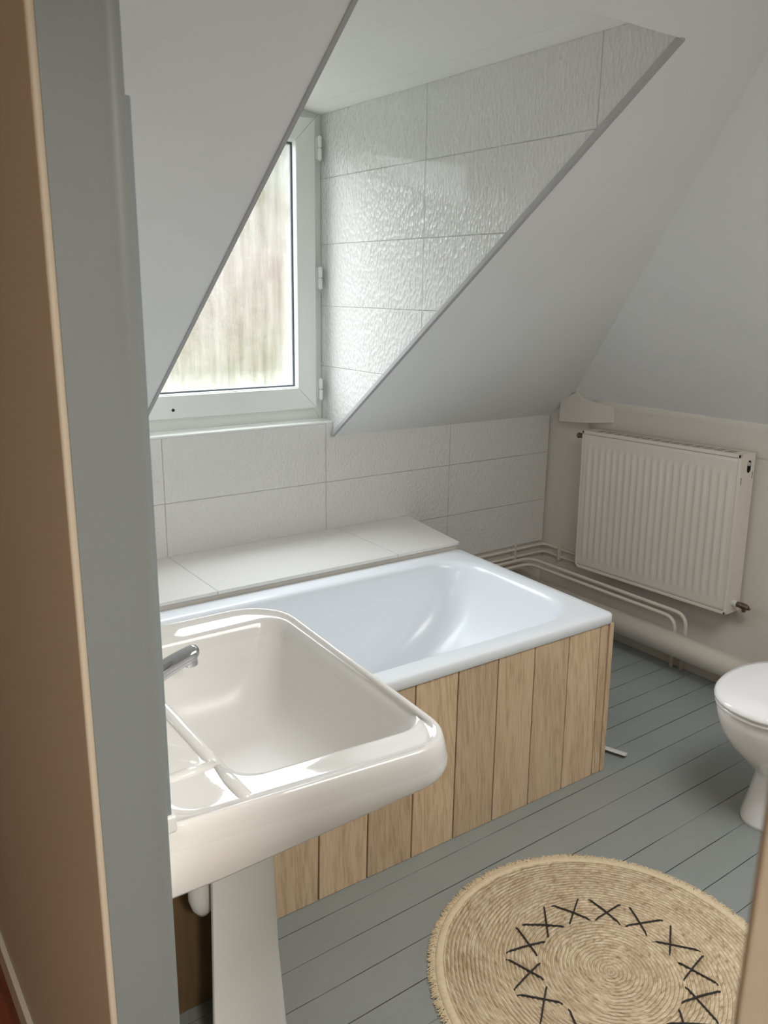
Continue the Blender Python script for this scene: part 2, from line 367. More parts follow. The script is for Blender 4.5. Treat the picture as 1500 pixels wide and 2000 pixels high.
# hall
bm = bmesh.new(); box(bm, -1.6, .30, YF-1, 3.3, -.1, -.001); struct(link('floor_hall', bm, M_hfloor), 'reddish wooden floor of the hall', 'floor')
bm = bmesh.new(); box(bm, -1.6, .30, YF-1, 3.3, 2.5, 2.6); struct(link('ceiling_hall', bm, M_ceil))
bm = bmesh.new(); box(bm, -1.7, -1.6, YF-1, 3.3, -.1, 2.6); struct(link('wall_hall_left', bm, M_hall))
bm = bmesh.new(); box(bm, -1.7, .26, 3.2, 3.3, -.1, 2.6); struct(link('wall_hall_back', bm, M_hall))
bm = bmesh.new(); box(bm, -1.7, .26, YF-1.1, YF-1, -.1, 2.6); struct(link('wall_hall_front', bm, M_hall))
bm = bmesh.new(); box(bm, HX-.013, HX, YJ1+.03, 3.2, 0, .075); struct(link('baseboard_hall', bm, M_base, bev=.003), 'pale skirting board along the hall wall', 'baseboard')
bm = bmesh.new(); box(bm, 3.062, XR, YF, YB, 0, .075); struct(link('baseboard_right', bm, M_base, bev=.004), 'chipped pale plinth below the thick pipe', 'baseboard')

# ------------------------------------------------------------------ window
win = thing('window_1', 'white wooden dormer window with a fogged pane', 'window', ((XD0+XD1)/2, YB+.09, 1.05)); win['kind'] = 'structure'
FY0 = YB+.086
bm = bmesh.new()
def ring_frame(bm, x0, x1, z0, z1, wdt, y0, y1, wb=None):
    wb = wb or wdt
    o_ = [(x0, z0), (x1, z0), (x1, z1), (x0, z1)]; i_ = [(x0+wdt, z0+wb), (x1-wdt, z0+wb), (x1-wdt, z1-wdt), (x0+wdt, z1-wdt)]
    for a in range(4):
        b = (a+1) % 4
        prism(bm, [(o_[a][0], y0, o_[a][1]), (o_[b][0], y0, o_[b][1]), (i_[b][0], y0, i_[b][1]), (i_[a][0], y0, i_[a][1])], (0, y1-y0, 0))
ring_frame(bm, XD0, XD1, 1.045, ZD, .05, FY0, FY0+.06, .075)
link('window_frame', bm, M_frame, win, bev=.003)
bm = bmesh.new(); ring_frame(bm, XD0+.025, 1.823, 1.112, 2.238, .088, FY0-.032, FY0-.002); link('sash', bm, M_frame, win, bev=.004, seg=3)
bm = bmesh.new(); ring_frame(bm, XD0+.105, 1.746, 1.192, 2.158, .012, FY0-.028, FY0+.004); link('glazing_bead', bm, M_frame, win, bev=.003)
bm = bmesh.new(); ring_frame(bm, XD0+.117, 1.734, 1.204, 2.146, .007, FY0-.004, FY0+.008); link('window_seal', bm, M_seal, win)
k = N('fogged_glass'); t_ = k.t; v = k.coord()
st = k.noise(k.coord(scale=(15, 1, 1.3)), 2.4, 5, .6); cl = k.noise(v, 3.2, 4, .6); dr = k.noise(v, 160, 2, .6)
sep = k.n('ShaderNodeSeparateXYZ'); k.l(v, sep.inputs[0])
edge = k.math('MAXIMUM', k.ramp(sep.outputs[2], [(0, (0,)*3), (1, (0,)*3)]), 0.0)
fog = k.math('ADD', k.math('MULTIPLY', st, .45), k.math('ADD', k.math('MULTIPLY', cl, .45), k.math('MULTIPLY', dr, .25)))
sepg = k.n('ShaderNodeSeparateXYZ'); k.l(v, sepg.inputs[0])
eb = k.math('MAXIMUM', k.math('SUBTRACT', 1.0, k.math('DIVIDE', k.math('SUBTRACT', sepg.outputs[2], 1.205), .075)), 0.0)
er = k.math('MAXIMUM', k.math('SUBTRACT', 1.0, k.math('DIVIDE', k.math('SUBTRACT', 1.733, sepg.outputs[0]), .06)), 0.0)
fog = k.math('ADD', fog, k.math('MULTIPLY', k.math('MAXIMUM', eb, er), k.math('MULTIPLY', k.noise(k.coord(scale=(12, 1, 5)), 3, 4, .6), .55)))
fogr = k.ramp(fog, [(.45, (.03,)*3), (.78, (.12,)*3), (.97, (.22,)*3)])
tr = k.n('ShaderNodeBsdfTransparent'); tr.inputs[0].default_value = (.95, .95, .95, 1)
tl = k.n('ShaderNodeBsdfTranslucent'); k.l(k.mix(cl, (.80, .80, .78), (.90, .90, .88)), tl.inputs[0])
mx = k.n('ShaderNodeMixShader'); k.l(fogr, mx.inputs[0]); k.l(tr.outputs[0], mx.inputs[1]); k.l(tl.outputs[0], mx.inputs[2])
gl = k.n('ShaderNodeBsdfGlossy'); gl.inputs['Roughness'].default_value = .1
m2 = k.n('ShaderNodeMixShader'); m2.inputs[0].default_value = .04; k.l(mx.outputs[0], m2.inputs[1]); k.l(gl.outputs[0], m2.inputs[2])
k.l(m2.outputs[0], t_.nodes['Material Output'].inputs[0]); M_glass = k.m
bm = bmesh.new(); box(bm, XD0+.118, 1.733, FY0+.001, FY0+.003, 1.205, 2.145); link('window_pane', bm, M_glass, win)
for z in (2.13, 1.64, 1.19):
    bm = bmesh.new(); tube(bm, [(1.838, FY0-.040, z-.042), (1.838, FY0-.040, z-.002)], .0088, 12); tube(bm, [(1.838, FY0-.040, z+.002), (1.838, FY0-.040, z+.042)], .0088, 12)
    tube(bm, [(1.838, FY0-.040, z-.046), (1.838, FY0-.040, z+.046)], .0045, 10); box(bm, 1.824, 1.838, FY0-.030, FY0-.002, z-.040, z+.040)
    link('hinge', bm, M_frame, win, bev=.001)
bm = bmesh.new(); tube(bm, [(1.19, FY0-.034, 1.145), (1.19, FY0-.031, 1.145)], .006, 10); link('screw_hole', bm, M_dark, win)
# hillside outside
bm = bmesh.new(); nx, ny = 40, 40; g_ = []
for j in range(ny):
    row = []
    for i in range(nx):
        x = -20+i*60/(nx-1); y = 3.6+j*40/(ny-1); z = -2.5+max(0, y-6)*.36+.4*math.sin(x*.4)+.25*math.sin(y*.7+x*.2)
        row.append(bm.verts.new((x, y, z)))
    g_.append(row)
for j in range(ny-1):
    for i in range(nx-1): bm.faces.new((g_[j][i], g_[j][i+1], g_[j+1][i+1], g_[j+1][i]))
k = N('winter_meadow'); v = k.coord()
sepz = k.n('ShaderNodeSeparateXYZ'); k.l(v, sepz.inputs[0])
base = k.ramp(k.math('ADD', k.math('MULTIPLY', sepz.outputs[2], .09), k.math('ADD', k.math('MULTIPLY', k.noise(v, .45, 5, .6), .25), .12)), [(.22, lin(45, 51, 26)), (.30, lin(55, 50, 33)), (.42, lin(57, 47, 37)), (.62, lin(50, 46, 32)), (.88, lin(33, 39, 28))])
k.set(k.mix(.35, base, k.ramp(k.noise(v, 5, 4, .7), [(.35, lin(32, 32, 24)), (.65, lin(56, 51, 41))])), .95); k.b.inputs['Specular IOR Level'].default_value = 0.0; M_hill = k.m
struct(link('hillside', bm, M_hill, smooth=True), 'dry winter hillside seen through the fogged window', 'hillside')

# ------------------------------------------------------------------ tiled ledge behind the tub
led = thing('tiled_ledge', 'white tiled ledge between the bathtub and the window wall', 'ledge', (1.3, 2.75, 0))
bm = bmesh.new(); YL = YB-.001; prism(bm, [(XL+.001, 2.548, .574), (2.206, 2.548, .574), (2.276, YL, .574), (XL+.001, YL, .574)], (0, 0, .014)); link('ledge_tiles', bm, M_tile_ledge, led, bev=.002)
bm = bmesh.new(); prism(bm, [(XL+.001, 2.556, 0), (2.196, 2.556, 0), (2.264, YL, 0), (XL+.001, YL, 0)], (0, 0, .574)); link('ledge_base', bm, M_cream, led)

# ------------------------------------------------------------------ bathtub
tub = thing('bathtub', 'white enamel bathtub under the dormer window', 'bathtub', (1.33, 2.1, 0))
TX0, TX1 = .50, 2.17
def oc(i): return [(TX0+i, 1.697+i), (TX1-i, 1.697+i), (TX1+.032-i, 2.546-i), (TX0+i, 2.546-i)]
R0 = rpoly(oc(0), [.025]*4); R0i = rpoly(oc(.006), [.022]*4); Ro = rpoly(oc(.002), [.023]*4)
RI = rpoly([(TX0+.06, 1.768), (TX1-.035, 1.768), (TX1-.015, 2.475), (TX0+.06, 2.475)], [.14, .21, .16, .14])
RI2 = rpoly([(TX0+.085, 1.79), (TX1-.062, 1.79), (TX1-.045, 2.452), (TX0+.085, 2.452)], [.13, .20, .155, .13])
RB = rpoly([(.82, 1.90), (1.68, 1.90), (1.68, 2.34), (.82, 2.34)], [.13, .16, .16, .13])
bm = bmesh.new()
rings = [z3(Ro, .527), z3(R0, .529), z3(R0, .553), z3(Ro, .558), z3(R0i, .5605), z3(lerp2(R0i, RI, .5), .5600), z3(RI, .5585), z3(lerp2(RI, RI2, .35), .556), z3(lerp2(RI, RI2, .75), .549), z3(RI2, .535)]
for q in range(1, 9):
    tt = q/8; s_ = tt**1.0; rings.append(z3(lerp2(RI2, RB, .92*s_*(.35+.65*s_)), .535-(.535-.20)*math.sin(tt*math.pi/2*.93)))
rings += [z3(lerp2(RI2, RB, 1.0), .172), z3(lerp2(RB, [Vector((1.2, 2.12))]*len(RB), .35), .160), z3(lerp2(RB, [Vector((1.2, 2.12))]*len(RB), .96), .156)]
loft(bm, rings, False, True)
o = link('basin', bm, M_tub, tub, smooth=True)
s = o.modifiers.new('s', 'SOLIDIFY'); s.thickness = .004; s.offset = -1
bm = bmesh.new(); box(bm, .62, .70, 1.9, 2.3, 0, .12); box(bm, 1.9, 1.98, 1.9, 2.3, 0, .12); box(bm, .62, 1.98, 2.07, 2.13, .10, .15); link('tub_feet', bm, M_dark, tub)

# wooden front panel: leans out very slightly at the foot
pan = thing('bath_panel', 'panel of vertical weathered pine boards in front of the bathtub', 'bath panel', (1.3, 1.69, 0))
js = [.362, .56, .715, .87, 1.022, 1.180, 1.335, 1.492, 1.650, 1.805, 1.960, 2.110, 2.150]
def board(x0, x1, name, yo=0, par=pan, m=M_wood, th=.014, zt=.526, dx=.034):
    bm = bmesh.new(); g = .0022
    y0b, y0t = 1.662+yo, 1.702+yo
    f = lambda x: x-dx
    hexa(bm, [(f(x0)+g, y0b, 0), (f(x1)-g, y0b, 0), (f(x1)-g, y0b+th, 0), (f(x0)+g, y0b+th, 0)],
             [(x0+g, y0t, zt), (x1-g, y0t, zt), (x1-g, y0t+th, zt), (x0+g, y0t+th, zt)])
    return link(name, bm, m, par, bev=.003, seg=2)
for a, b in zip(js[:-1], js[1:]): board(a, b, 'board')
board(2.152, 2.176, 'corner_trim', -.003, dx=.038, th=.05)
bm = bmesh.new(); hexa(bm, [(.362-.034, 1.678, .004), (2.105, 1.678, .004), (2.105, 1.69, .004), (.328, 1.69, .004)], [(.362, 1.7175, .52), (2.135, 1.7175, .52), (2.135, 1.73, .52), (.362, 1.73, .52)]); link('backing', bm, M_dark, pan)

# ------------------------------------------------------------------ pedestal sink
sink = thing('sink', 'white pedestal sink with chrome tap and moulded soap trays', 'sink', (.6, 1.4, 0))
def sz_rim(p): return .84
OC = [(.350, 1.035), (.895, .985), (.940, 1.785), (.350, 1.785)]
def inset(c, i):
    cx = (c[0][0]+c[1][0])/2; cy = 1.39
    return [(x+(0 if x < .36 else -i if x > cx else i), y+(i if y < cy else -i)) for x, y in c]
rO = [.055, .09, .12, .05]
A0 = rpoly(inset(OC, .022), [.012, .07, .09, .012]); A1 = rpoly(inset(OC, .004), [.014, .085, .11, .014]); A2b = rpoly(OC, [.016, .09, .12, .016]); A2 = rpoly(OC, rO); A3 = rpoly(inset(OC, .004), rO)
A4 = rpoly(inset(OC, .012), [.05, .085, .115, .045]); A5 = rpoly(inset(OC, .022), [.045, .08, .11, .04])
BC = [(.512, 1.112), (.880, 1.082), (.902, 1.705), (.512, 1.695)]
B0 = rpoly(BC, [.06, .055, .055, .06]); B1 = rpoly([(.522, 1.122), (.868, 1.094), (.89, 1.692), (.522, 1.685)], [.06, .05, .05, .06])
B2 = rpoly([(.545, 1.165), (.815, 1.14), (.83, 1.635), (.545, 1.625)], [.09]*4); B3 = rpoly([(.60, 1.26), (.74, 1.25), (.745, 1.52), (.60, 1.51)], [.065]*4)
def zb(p): return .722+max(0, p.x-.40)*.115
bm = bmesh.new()
D = rpoly([(.50, 1.20), (.80, 1.18), (.80, 1.60), (.50, 1.58)], [.08]*4)
rings = [z3(D, .62), z3(A0, lambda p: zb(p)+.002), z3(A1, zb), z3(A2b, lambda p: zb(p)+.006), z3(lerp2(A2b, A2, .6), .79), z3(A3, .822), z3(lerp2(A3, A4, .5), .835), z3(A4, .840), z3(lerp2(A4, A5, .6), .8395), z3(A5, .836),
         z3(lerp2(A5, B0, .30), .8325), z3(lerp2(A5, B0, .65), .831), z3(lerp2(A5, B0, .9), .831), z3(B0, .829), z3(lerp2(B0, B1, .5), .824), z3(B1, .812),
         z3(lerp2(B1, B2, .25), .785), z3(lerp2(B1, B2, .5), .748), z3(lerp2(B1, B2, .75), .714), z3(B2, .684), z3(lerp2(B2, B3, .3), .664), z3(lerp2(B2, B3, .65), .650), z3(B3, .642), z3(lerp2(B3, [Vector((.67, 1.39))]*len(B3), .5), .637), z3(lerp2(B3, [Vector((.67, 1.39))]*len(B3), .92), .635)]
loft(bm, rings); o = link('sink_basin', bm, M_sink, sink, smooth=True)
# moulded ridges that divide the soap trays from the bowl
def ridge(pts, rads):
    bm = bmesh.new(); tube(bm, pts, rads, 14); 
    for v_ in bm.verts: v_.co.z = .8305+(v_.co.z-.8305)*.62
    return bm
bm = ridge([(.500, 1.050, .8305), (.500, 1.065, .8305), (.500, 1.12, .8305), (.500, 1.165, .8305)], [.003, .0125, .012, .007]); link('soap_tray_ridge', bm, M_sink, sink, smooth=True)
bm = ridge([(.500, 1.178, .8305), (.500, 1.20, .8305), (.500, 1.40, .8305), (.500, 1.60, .8305), (.500, 1.615, .8305)], [.006, .0125, .0125, .0125, .006]); link('soap_tray_ridge', bm, M_sink, sink, smooth=True)
bm = ridge([(.378, 1.170, .8305), (.395, 1.171, .8305), (.45, 1.174, .8305), (.500, 1.176, .8305)], [.004, .011, .012, .009]); link('soap_tray_ridge', bm, M_sink, sink, smooth=True)
bm = ridge([(.378, 1.615, .8305), (.395, 1.614, .8305), (.45, 1.612, .8305), (.500, 1.61, .8305)], [.004, .011, .012, .009]); link('soap_tray_ridge', bm, M_sink, sink, smooth=True)
# pedestal
bm = bmesh.new()
def pr(x0, x1, hy, r=.03, t_=.012):
    def arc(cx, cy, rr_, a0, a1): return [(cx+rr_*math.cos(math.radians(a0+(a1-a0)*q/6)), cy+rr_*math.sin(math.radians(a0+(a1-a0)*q/6))) for q in range(7)]
    yn, yf = 1.39-hy, 1.39+hy
    out_ = [(x0, yn)]+arc(x1-r, yn+r, r, -90, 0)+arc(x1-r, yf-r, r, 0, 90)+[(x0, yf)]
    in_ = [(x0, yf-t_)]+arc(x1-r, yf-r, r-t_, 90, 0)+arc(x1-r, yn+r, r-t_, 0, -90)+[(x0, yn+t_)]
    return [Vector(p) for p in out_+in_]
rg = [z3(pr(.504, .705, .145), 0), z3(pr(.506, .700, .140), .03), z3(pr(.512, .684, .125), .10), z3(pr(.520, .672, .120), .30), z3(pr(.526, .664, .120), .55), z3(pr(.526, .664, .120), .615)]
npt = len(rg[0]); vs_ = [[bm.verts.new(p) for p in r_] for r_ in rg]
for a_, b_ in zip(vs_[:-1], vs_[1:]):
    for i in range(npt):
        f = bm.faces.new((a_[i], a_[(i+1) % npt], b_[(i+1) % npt], b_[i])); f.material_index = 1 if npt//2 <= i < npt-1 else 0
for rr_ in (vs_[0], vs_[-1]):
    h_ = npt//2
    for i in range(h_-1): bm.faces.new((rr_[i], rr_[i+1], rr_[npt-2-i], rr_[npt-1-i]))
link('pedestal', bm, [M_sink, M_clay], sink, bev=.003)
# drain trap
dr_ = bpy.data.objects
bm = bmesh.new(); tube(bm, [(.530, 1.335, .72), (.530, 1.335, .54), (.530, 1.335, .47)], [.017, .017, .017], 20); tube(bm, [(.530, 1.335, .51), (.530, 1.335, .445), (.530, 1.335, .425), (.530, 1.335, .41)], [.027, .027, .021, .010], 24)
tube(bm, [(.530, 1.335, .54), (.46, 1.345, .54), (.355, 1.345, .53)], .015, 16, bend=.03); link('drain_trap', bm, M_plast, sink, smooth=True)
# tap: spout with lever
bm = bmesh.new()
tube(bm, [(.405, 1.392, .832), (.405, 1.392, .838), (.405, 1.392, .838), (.405, 1.392, .905)], [.030, .030, .025, .024], 28); tap = link('tap', bm, M_chrome, sink, smooth=True, bev=.002)
bm = bmesh.new(); rings = []
for q in range(11):
    tt = q/10; x = .405+tt*.168; z = .862+.078*tt+.010*math.sin(tt*math.pi); w_ = .023-.004*tt; h_ = .020-.006*tt
    if q == 10: w_ *= .7; h_ *= .6; x -= .008
    rings.append([(x, 1.392+w_*math.cos(a_), z+h_*math.copysign(abs(math.sin(a_))**.75, math.sin(a_))) for a_ in [2*math.pi*i/24 for i in range(24)]])
loft(bm, rings); link('tap_spout', bm, M_chrome, tap, smooth=True)
bm = bmesh.new(); tube(bm, [(.550, 1.392, .935), (.553, 1.392, .912)], [.014, .013], 18); link('aerator', bm, M_chrome, tap, smooth=True, bev=.001)
bm = bmesh.new(); tube(bm, [(.405, 1.392, .905), (.405, 1.392, .93), (.41, 1.392, .945)], [.024, .023, .008], 20); tube(bm, [(.405, 1.392, .935), (.37, 1.392, .975)], [.006, .005], 10); link('tap_lever', bm, M_chrome, tap, smooth=True)
# mirror above the sink, seen on edge
mir = thing('wall_mirror', 'grey edge of a tall flat mirror above the sink by the door jamb', 'mirror', (XL, 1.35, .87))
bm = bmesh.new(); box(bm, XL+.001, .361, 1.006, 1.024, .873, 1.806); box(bm, XL+.001, .361, 1.682, 1.70, .873, 1.806); box(bm, XL+.001, .361, 1.024, 1.682, .873, .891); box(bm, XL+.001, .361, 1.024, 1.682, 1.788, 1.806); link('mirror_frame', bm, M_jamb, mir, bev=.002)
bm = bmesh.new(); box(bm, .351, .355, 1.0245, 1.6815, .8915, 1.7875); link('mirror_glass', bm, M_mirror, mir, bev=.001)
bm = bmesh.new(); box(bm, XL+.001, .366, 1.000, 1.03, .858, .885); link('mirror_clip', bm, M_plast, mir, bev=.004, seg=3)

# ------------------------------------------------------------------ radiator
RY0, RY1, RZ0, RZ1, RX0, RX1 = 1.845, 2.672, .297, .974, 3.070, 3.170
rad = thing('radiator', 'cream ribbed panel radiator on the knee wall', 'radiator', (3.12, 2.26, .30))
bm = bmesh.new(); ny_, nz_ = 240, 44
yA, yB_, zA, zB_ = RY0+.012, RY1-.012, RZ0+.012, RZ1-.016
NR = 21; pitch_ = (yB_-yA-.03)/NR
V = []
for j in range(nz_+1):
    row = []
    fz = j/nz_; z = zA+(zB_-zA)*fz
    for i in range(ny_+1):
        y = yA+(yB_-yA)*i/ny_; u = (y-yA-.015)/pitch_; inside = 0 < u < NR
        ce = (u-math.floor(u)-.5)*2           # -1..1 over a pitch
        hgt = 0
        if inside:
            prof = max(0, 1-(abs(ce)/.62)**2.2)
            zz0, zz1 = zA+.045, zB_-.055
            dz = min(z-zz0, zz1-z); endp = max(0, min(1, dz/.018)); endp = endp*endp*(3-2*endp)
            hgt = prof*endp*.0042
        row.append(bm.verts.new((RX0-hgt+.002, y, z)))
    V.append(row)
for j in range(nz_):
    for i in range(ny_): bm.faces.new((V[j][i], V[j][i+1], V[j+1][i+1], V[j+1][i]))
o = link('front_panel', bm, M_rad, rad, smooth=True); s = o.modifiers.new('s', 'SOLIDIFY'); s.thickness = .002; s.offset = 1
bm = bmesh.new()
for a, b, c, d_ in ((RY0, RY1, RZ0, RZ0+.013), (RY0, RY1, RZ1-.015, RZ1), (RY0, RY0+.012, RZ0, RZ1), (RY1-.012, RY1, RZ0, RZ1)): box(bm, RX0-.001, RX0+.012, a+.0004, b-.0004, c, d_)
link('front_rim', bm, M_rad, rad, bev=.002)
bm = bmesh.new(); box(bm, RX1-.006, RX1, RY0+.004, RY1-.004, RZ0+.006, RZ1-.01); link('back_panel', bm, M_rad, rad)
for y0, y1 in ((RY0, RY0+.002), (RY1-.002, RY1)):
    bm = bmesh.new(); yo = y0
    # side sheet with an oval hole near the top front
    cx, cz = RX0+.062, RZ1-.052
    outer = [(RX0+.011, RZ0+.001), (RX1, RZ0+.012), (RX1, RZ1-.004), (RX0+.011, RZ1-.001)]
    box(bm, RX0+.010, RX1, y0, y1, RZ0+.002, cz-.028); box(bm, RX0+.010, cx-.014, y0, y1, cz-.028, cz+.024); box(bm, cx+.014, RX1, y0, y1, cz-.028, cz+.024); box(bm, RX0+.010, RX1, y0, y1, cz+.024, RZ1-.001)
    for sx in (-1, 1):
        for szz in (-1, 1):
            zc = cz+(.024 if szz > 0 else -.028)
            pts = [(cx+sx*.014, y0, zc)]+[(cx+sx*.014*math.sin(a_), y0, zc-szz*.014+szz*.014*math.cos(a_)) for a_ in [math.pi/2*i/6 for i in range(7)]]
            prism(bm, pts, (0, y1-y0, 0))
    link('side_panel', bm, M_rad, rad)
bm = bmesh.new(); yy0 = RY0-.0006
box(bm, RX0+.012, RX0+.015, yy0, yy0+.001, RZ1-.125, RZ1-.095); link('side_slot', bm, M_dark, rad)
bm = bmesh.new(); box(bm, RX1-.012, RX1-.009, yy0, yy0+.001, RZ1-.105, RZ1-.075); link('side_slot', bm, M_dark, rad)
# top grille: lengthwise slats with cross bars
bm = bmesh.new()
for kx in range(4): xg = RX0+.018+kx*.022; box(bm, xg, xg+.007, RY0+.05, RY1-.05, RZ1-.002, RZ1-.0008)
for i in range(15): y = RY0+.05+(RY1-RY0-.1)*i/14; box(bm, RX0+.014, RX1-.006, y-.004, y+.004, RZ1-.0025, RZ1-.001)
box(bm, RX0+.010, RX1, RY0+.001, RY0+.05, RZ1-.004, RZ1-.0005); box(bm, RX0+.010, RX1, RY1-.05, RY1-.001, RZ1-.004, RZ1-.0005); box(bm, RX1-.010, RX1, RY0+.05, RY1-.05, RZ1-.004, RZ1-.0005)
link('top_grille', bm, M_rad, rad)
bm = bmesh.new(); box(bm, RX0+.014, RX1-.008, RY0+.01, RY1-.01, RZ0+.02, RZ1-.005); link('convector_core', bm, M_dark, rad)
bm = bmesh.new(); tube(bm, [(3.125, RY0+.004, RZ1-.042), (3.125, RY0-.006, RZ1-.042)], [.010, .008], 16); link('bleed_plug', bm, M_chrome, rad, smooth=True, bev=.001)
bm = bmesh.new(); tube(bm, [(3.12, RY0, RZ0+.045), (3.12, RY0-.020, RZ0+.045)], .015, 16); link('union_collar', bm, M_plast, rad, bev=.002)
bm = bmesh.new(); tube(bm, [(3.12, RY0-.019, RZ0+.045), (3.12, RY0-.036, RZ0+.045)], .013, 6); tube(bm, [(3.12, RY0-.034, RZ0+.045), (3.12, RY0-.055, RZ0+.042), (3.12, RY0-.070, RZ0+.040)], [.013, .014, .009], 14); tube(bm, [(3.12, RY0-.05, RZ0+.045), (3.12, RY0-.05, RZ0+.020)], .009, 12); tube(bm, [(3.12, RY0-.07, RZ0+.040), (3.12, RY0-.078, RZ0+.037)], .006, 10)
link('valve', bm, M_brass, rad, bev=.001)
bm = bmesh.new(); tube(bm, [(3.115, RY1, RZ1-.032), (3.105, RY1+.050, RZ1-.034), (3.105, RY1+.052, RZ1-.034), (3.105, RY1+.066, RZ1-.034)], [.012, .012, .015, .003], 12); link('valve', bm, M_brass, rad, bev=.001)
rad.rotation_euler = (math.radians(-1.2), 0, 0)

# ------------------------------------------------------------------ pipes
bm = bmesh.new(); tube(bm, [(2.978, YB, .140), (2.978, YF, .132)], .051, 40)
tag(link('waste_pipe', bm, M_pipe, smooth=True), 'thick cream waste pipe running low along the knee wall', 'pipe')
for zc, yd, xo, lab in ((.228, 2.055, 3.042, 'thin cream heating pipe, lower of the pair bending down behind the thick pipe'), (.254, 2.010, 3.053, 'thin cream heating pipe, upper of the pair bending down behind the thick pipe')):
    bm = bmesh.new(); yw = 2.955 if zc < .24 else 2.965
    tube(bm, [(2.29, yw, zc), (xo, yw, zc), (xo, yd, zc), (xo, yd, 0)], .0085, 14, bend=.06)
    tag(link('heating_pipe', bm, M_pipe, smooth=True), lab, 'pipe', 'pair of low heating pipes')
for zc, off, lab in ((.308, .012, 'thin cream pipe on the wall, upper one leading behind the radiator'), (.268, .012, 'thin cream pipe on the wall, lower one leading behind the radiator')):
    bm = bmesh.new(); tube(bm, [(2.29, YB-off, zc), (XR-.0085, YB-off, zc), (XR-.0085, 2.695, zc-.003)], .0075, 14, bend=.04)
    tag(link('heating_pipe', bm, M_pipe, smooth=True), lab, 'pipe', 'pair of upper heating pipes')
for (x, y, ax, lab) in ((2.965, YB, 'y', 'small cream clip holding both thin pipes on the tiled wall side'), (XR, 2.865, 'x', 'small cream clip holding both thin pipes on the radiator wall')):
    bm = bmesh.new()
    if ax == 'y': box(bm, x-.006, x+.006, YB-.022, YB+.013, .250, .334)
    else: box(bm, XR-.027, XR, y-.006, y+.006, .250, .334)
    tag(link('pipe_clip', bm, M_pipe, bev=.003), lab, 'clip')

# ------------------------------------------------------------------ toilet
toi = thing('toilet', 'white ceramic toilet with closed lid at the right edge', 'toilet', (2.5, 1.185, 0))
def egg(x0, L, hw, n=48, yc=1.185, pw=2.3):
    out = []
    for i in range(n):
        a_ = 2*math.pi*i/n; c_, s_ = math.cos(a_), math.sin(a_)
        ln = L*.58 if c_ < 0 else L*.42
        xx = x0+L*.58+ln*math.copysign(abs(c_)**(2/2.15), c_); yv = yc+hw*math.copysign(abs(s_)**(2/pw), s_)
        out.append(Vector((xx, yv)))
    return out
bm = bmesh.new()
loft(bm, [z3(egg(2.262, .42, .105), 0), z3(egg(2.262, .42, .105), .012), z3(egg(2.285, .39, .092), .08), z3(egg(2.300, .37, .085), .15), z3(egg(2.285, .38, .094), .18), z3(egg(2.240, .42, .126), .22), z3(egg(2.190, .45, .156), .27), z3(egg(2.156, .465, .173), .32), z3(egg(2.138, .475, .182), .365), z3(egg(2.133, .48, .184), .395), z3(egg(2.140, .47, .178), .402)])
link('bowl', bm, M_toilet, toi, smooth=True)
bm = bmesh.new(); loft(bm, [z3(egg(2.132, .47, .182), .4035), z3(egg(2.124, .475, .187), .407), z3(egg(2.124, .475, .187), .414), z3(egg(2.130, .47, .183), .418)]); link('seat', bm, M_toilet, toi, smooth=True)
bm = bmesh.new(); loft(bm, [z3(egg(2.130, .465, .182), .4195), z3(egg(2.120, .475, .189), .423), z3(egg(2.120, .475, .189), .430), z3(egg(2.126, .465, .184), .437), z3(egg(2.13, .43, .165), .4415), z3(egg(2.22, .27, .09), .444)]); link('lid', bm, M_toilet, toi, smooth=True)
bm = bmesh.new(); loft(bm, [z3(rpoly([(2.56, 1.02), (2.78, 1.02), (2.78, 1.35), (2.56, 1.35)], [.03]*4), z) for z in (.2, .40)]); loft(bm, [z3(rpoly([(2.60, 1.0), (2.78, 1.0), (2.78, 1.37), (2.60, 1.37)], [.03]*4), z) for z in (.40, .76)]); link('tank', bm, M_toilet, toi, bev=.006)

# ------------------------------------------------------------------ round rug
rug = thing('round_rug', 'round woven straw rug with black crossed stitches and fringe', 'rug', (1.44, 1.045, 0))
RC = Vector((1.44, 1.045)); RR = .425
k = N('braided_straw'); tc = k.n('ShaderNodeTexCoord'); sep = k.n('ShaderNodeSeparateXYZ'); 
mpv = k.n('ShaderNodeVectorMath', operation='SUBTRACT'); k.l(tc.outputs['Object'], mpv.inputs[0]); mpv.inputs[1].default_value = (RC.x, RC.y, 0)
k.l(mpv.outputs[0], sep.inputs[0]); X_, Y_ = sep.outputs[0], sep.outputs[1]
rr = k.math('SQRT', k.math('ADD', k.math('MULTIPLY', X_, X_), k.math('MULTIPLY', Y_, Y_))); th = k.math('ARCTAN2', Y_, X_)
turn = k.math('ADD', k.math('DIVIDE', rr, .0098), k.math('DIVIDE', th, 2*math.pi))
wobr = k.math('MULTIPLY', k.math('SUBTRACT', k.noise(mpv.outputs[0], 9, 3), .5), .9)
cmb = k.n('ShaderNodeCombineXYZ'); k.l(k.math('MULTIPLY', k.math('FLOOR', k.math('ADD', turn, wobr)), 3.7), cmb.inputs[0]); k.l(k.math('MULTIPLY', k.math('MULTIPLY', th, rr), 75.0), cmb.inputs[1]); k.l(k.math('MULTIPLY', turn, .8), cmb.inputs[2])
strand = k.noise(cmb.outputs[0], .8, 3, .6)
col = k.ramp(strand, [(.25, lin(140, 116, 86)), (.42, lin(200, 178, 146)), (.6, lin(222, 204, 174)), (.8, lin(238, 225, 200))])
zone = k.ramp(k.noise(mpv.outputs[0], 16, 4, .65), [(.48, (0,)*3), (.68, (1,)*3)]); col = k.mix(k.math('MULTIPLY', zone, .42), col, lin(158, 128, 92))
gro = k.math('ABSOLUTE', k.math('SUBTRACT', k.math('FRACT', k.math('ADD', turn, wobr)), .5))
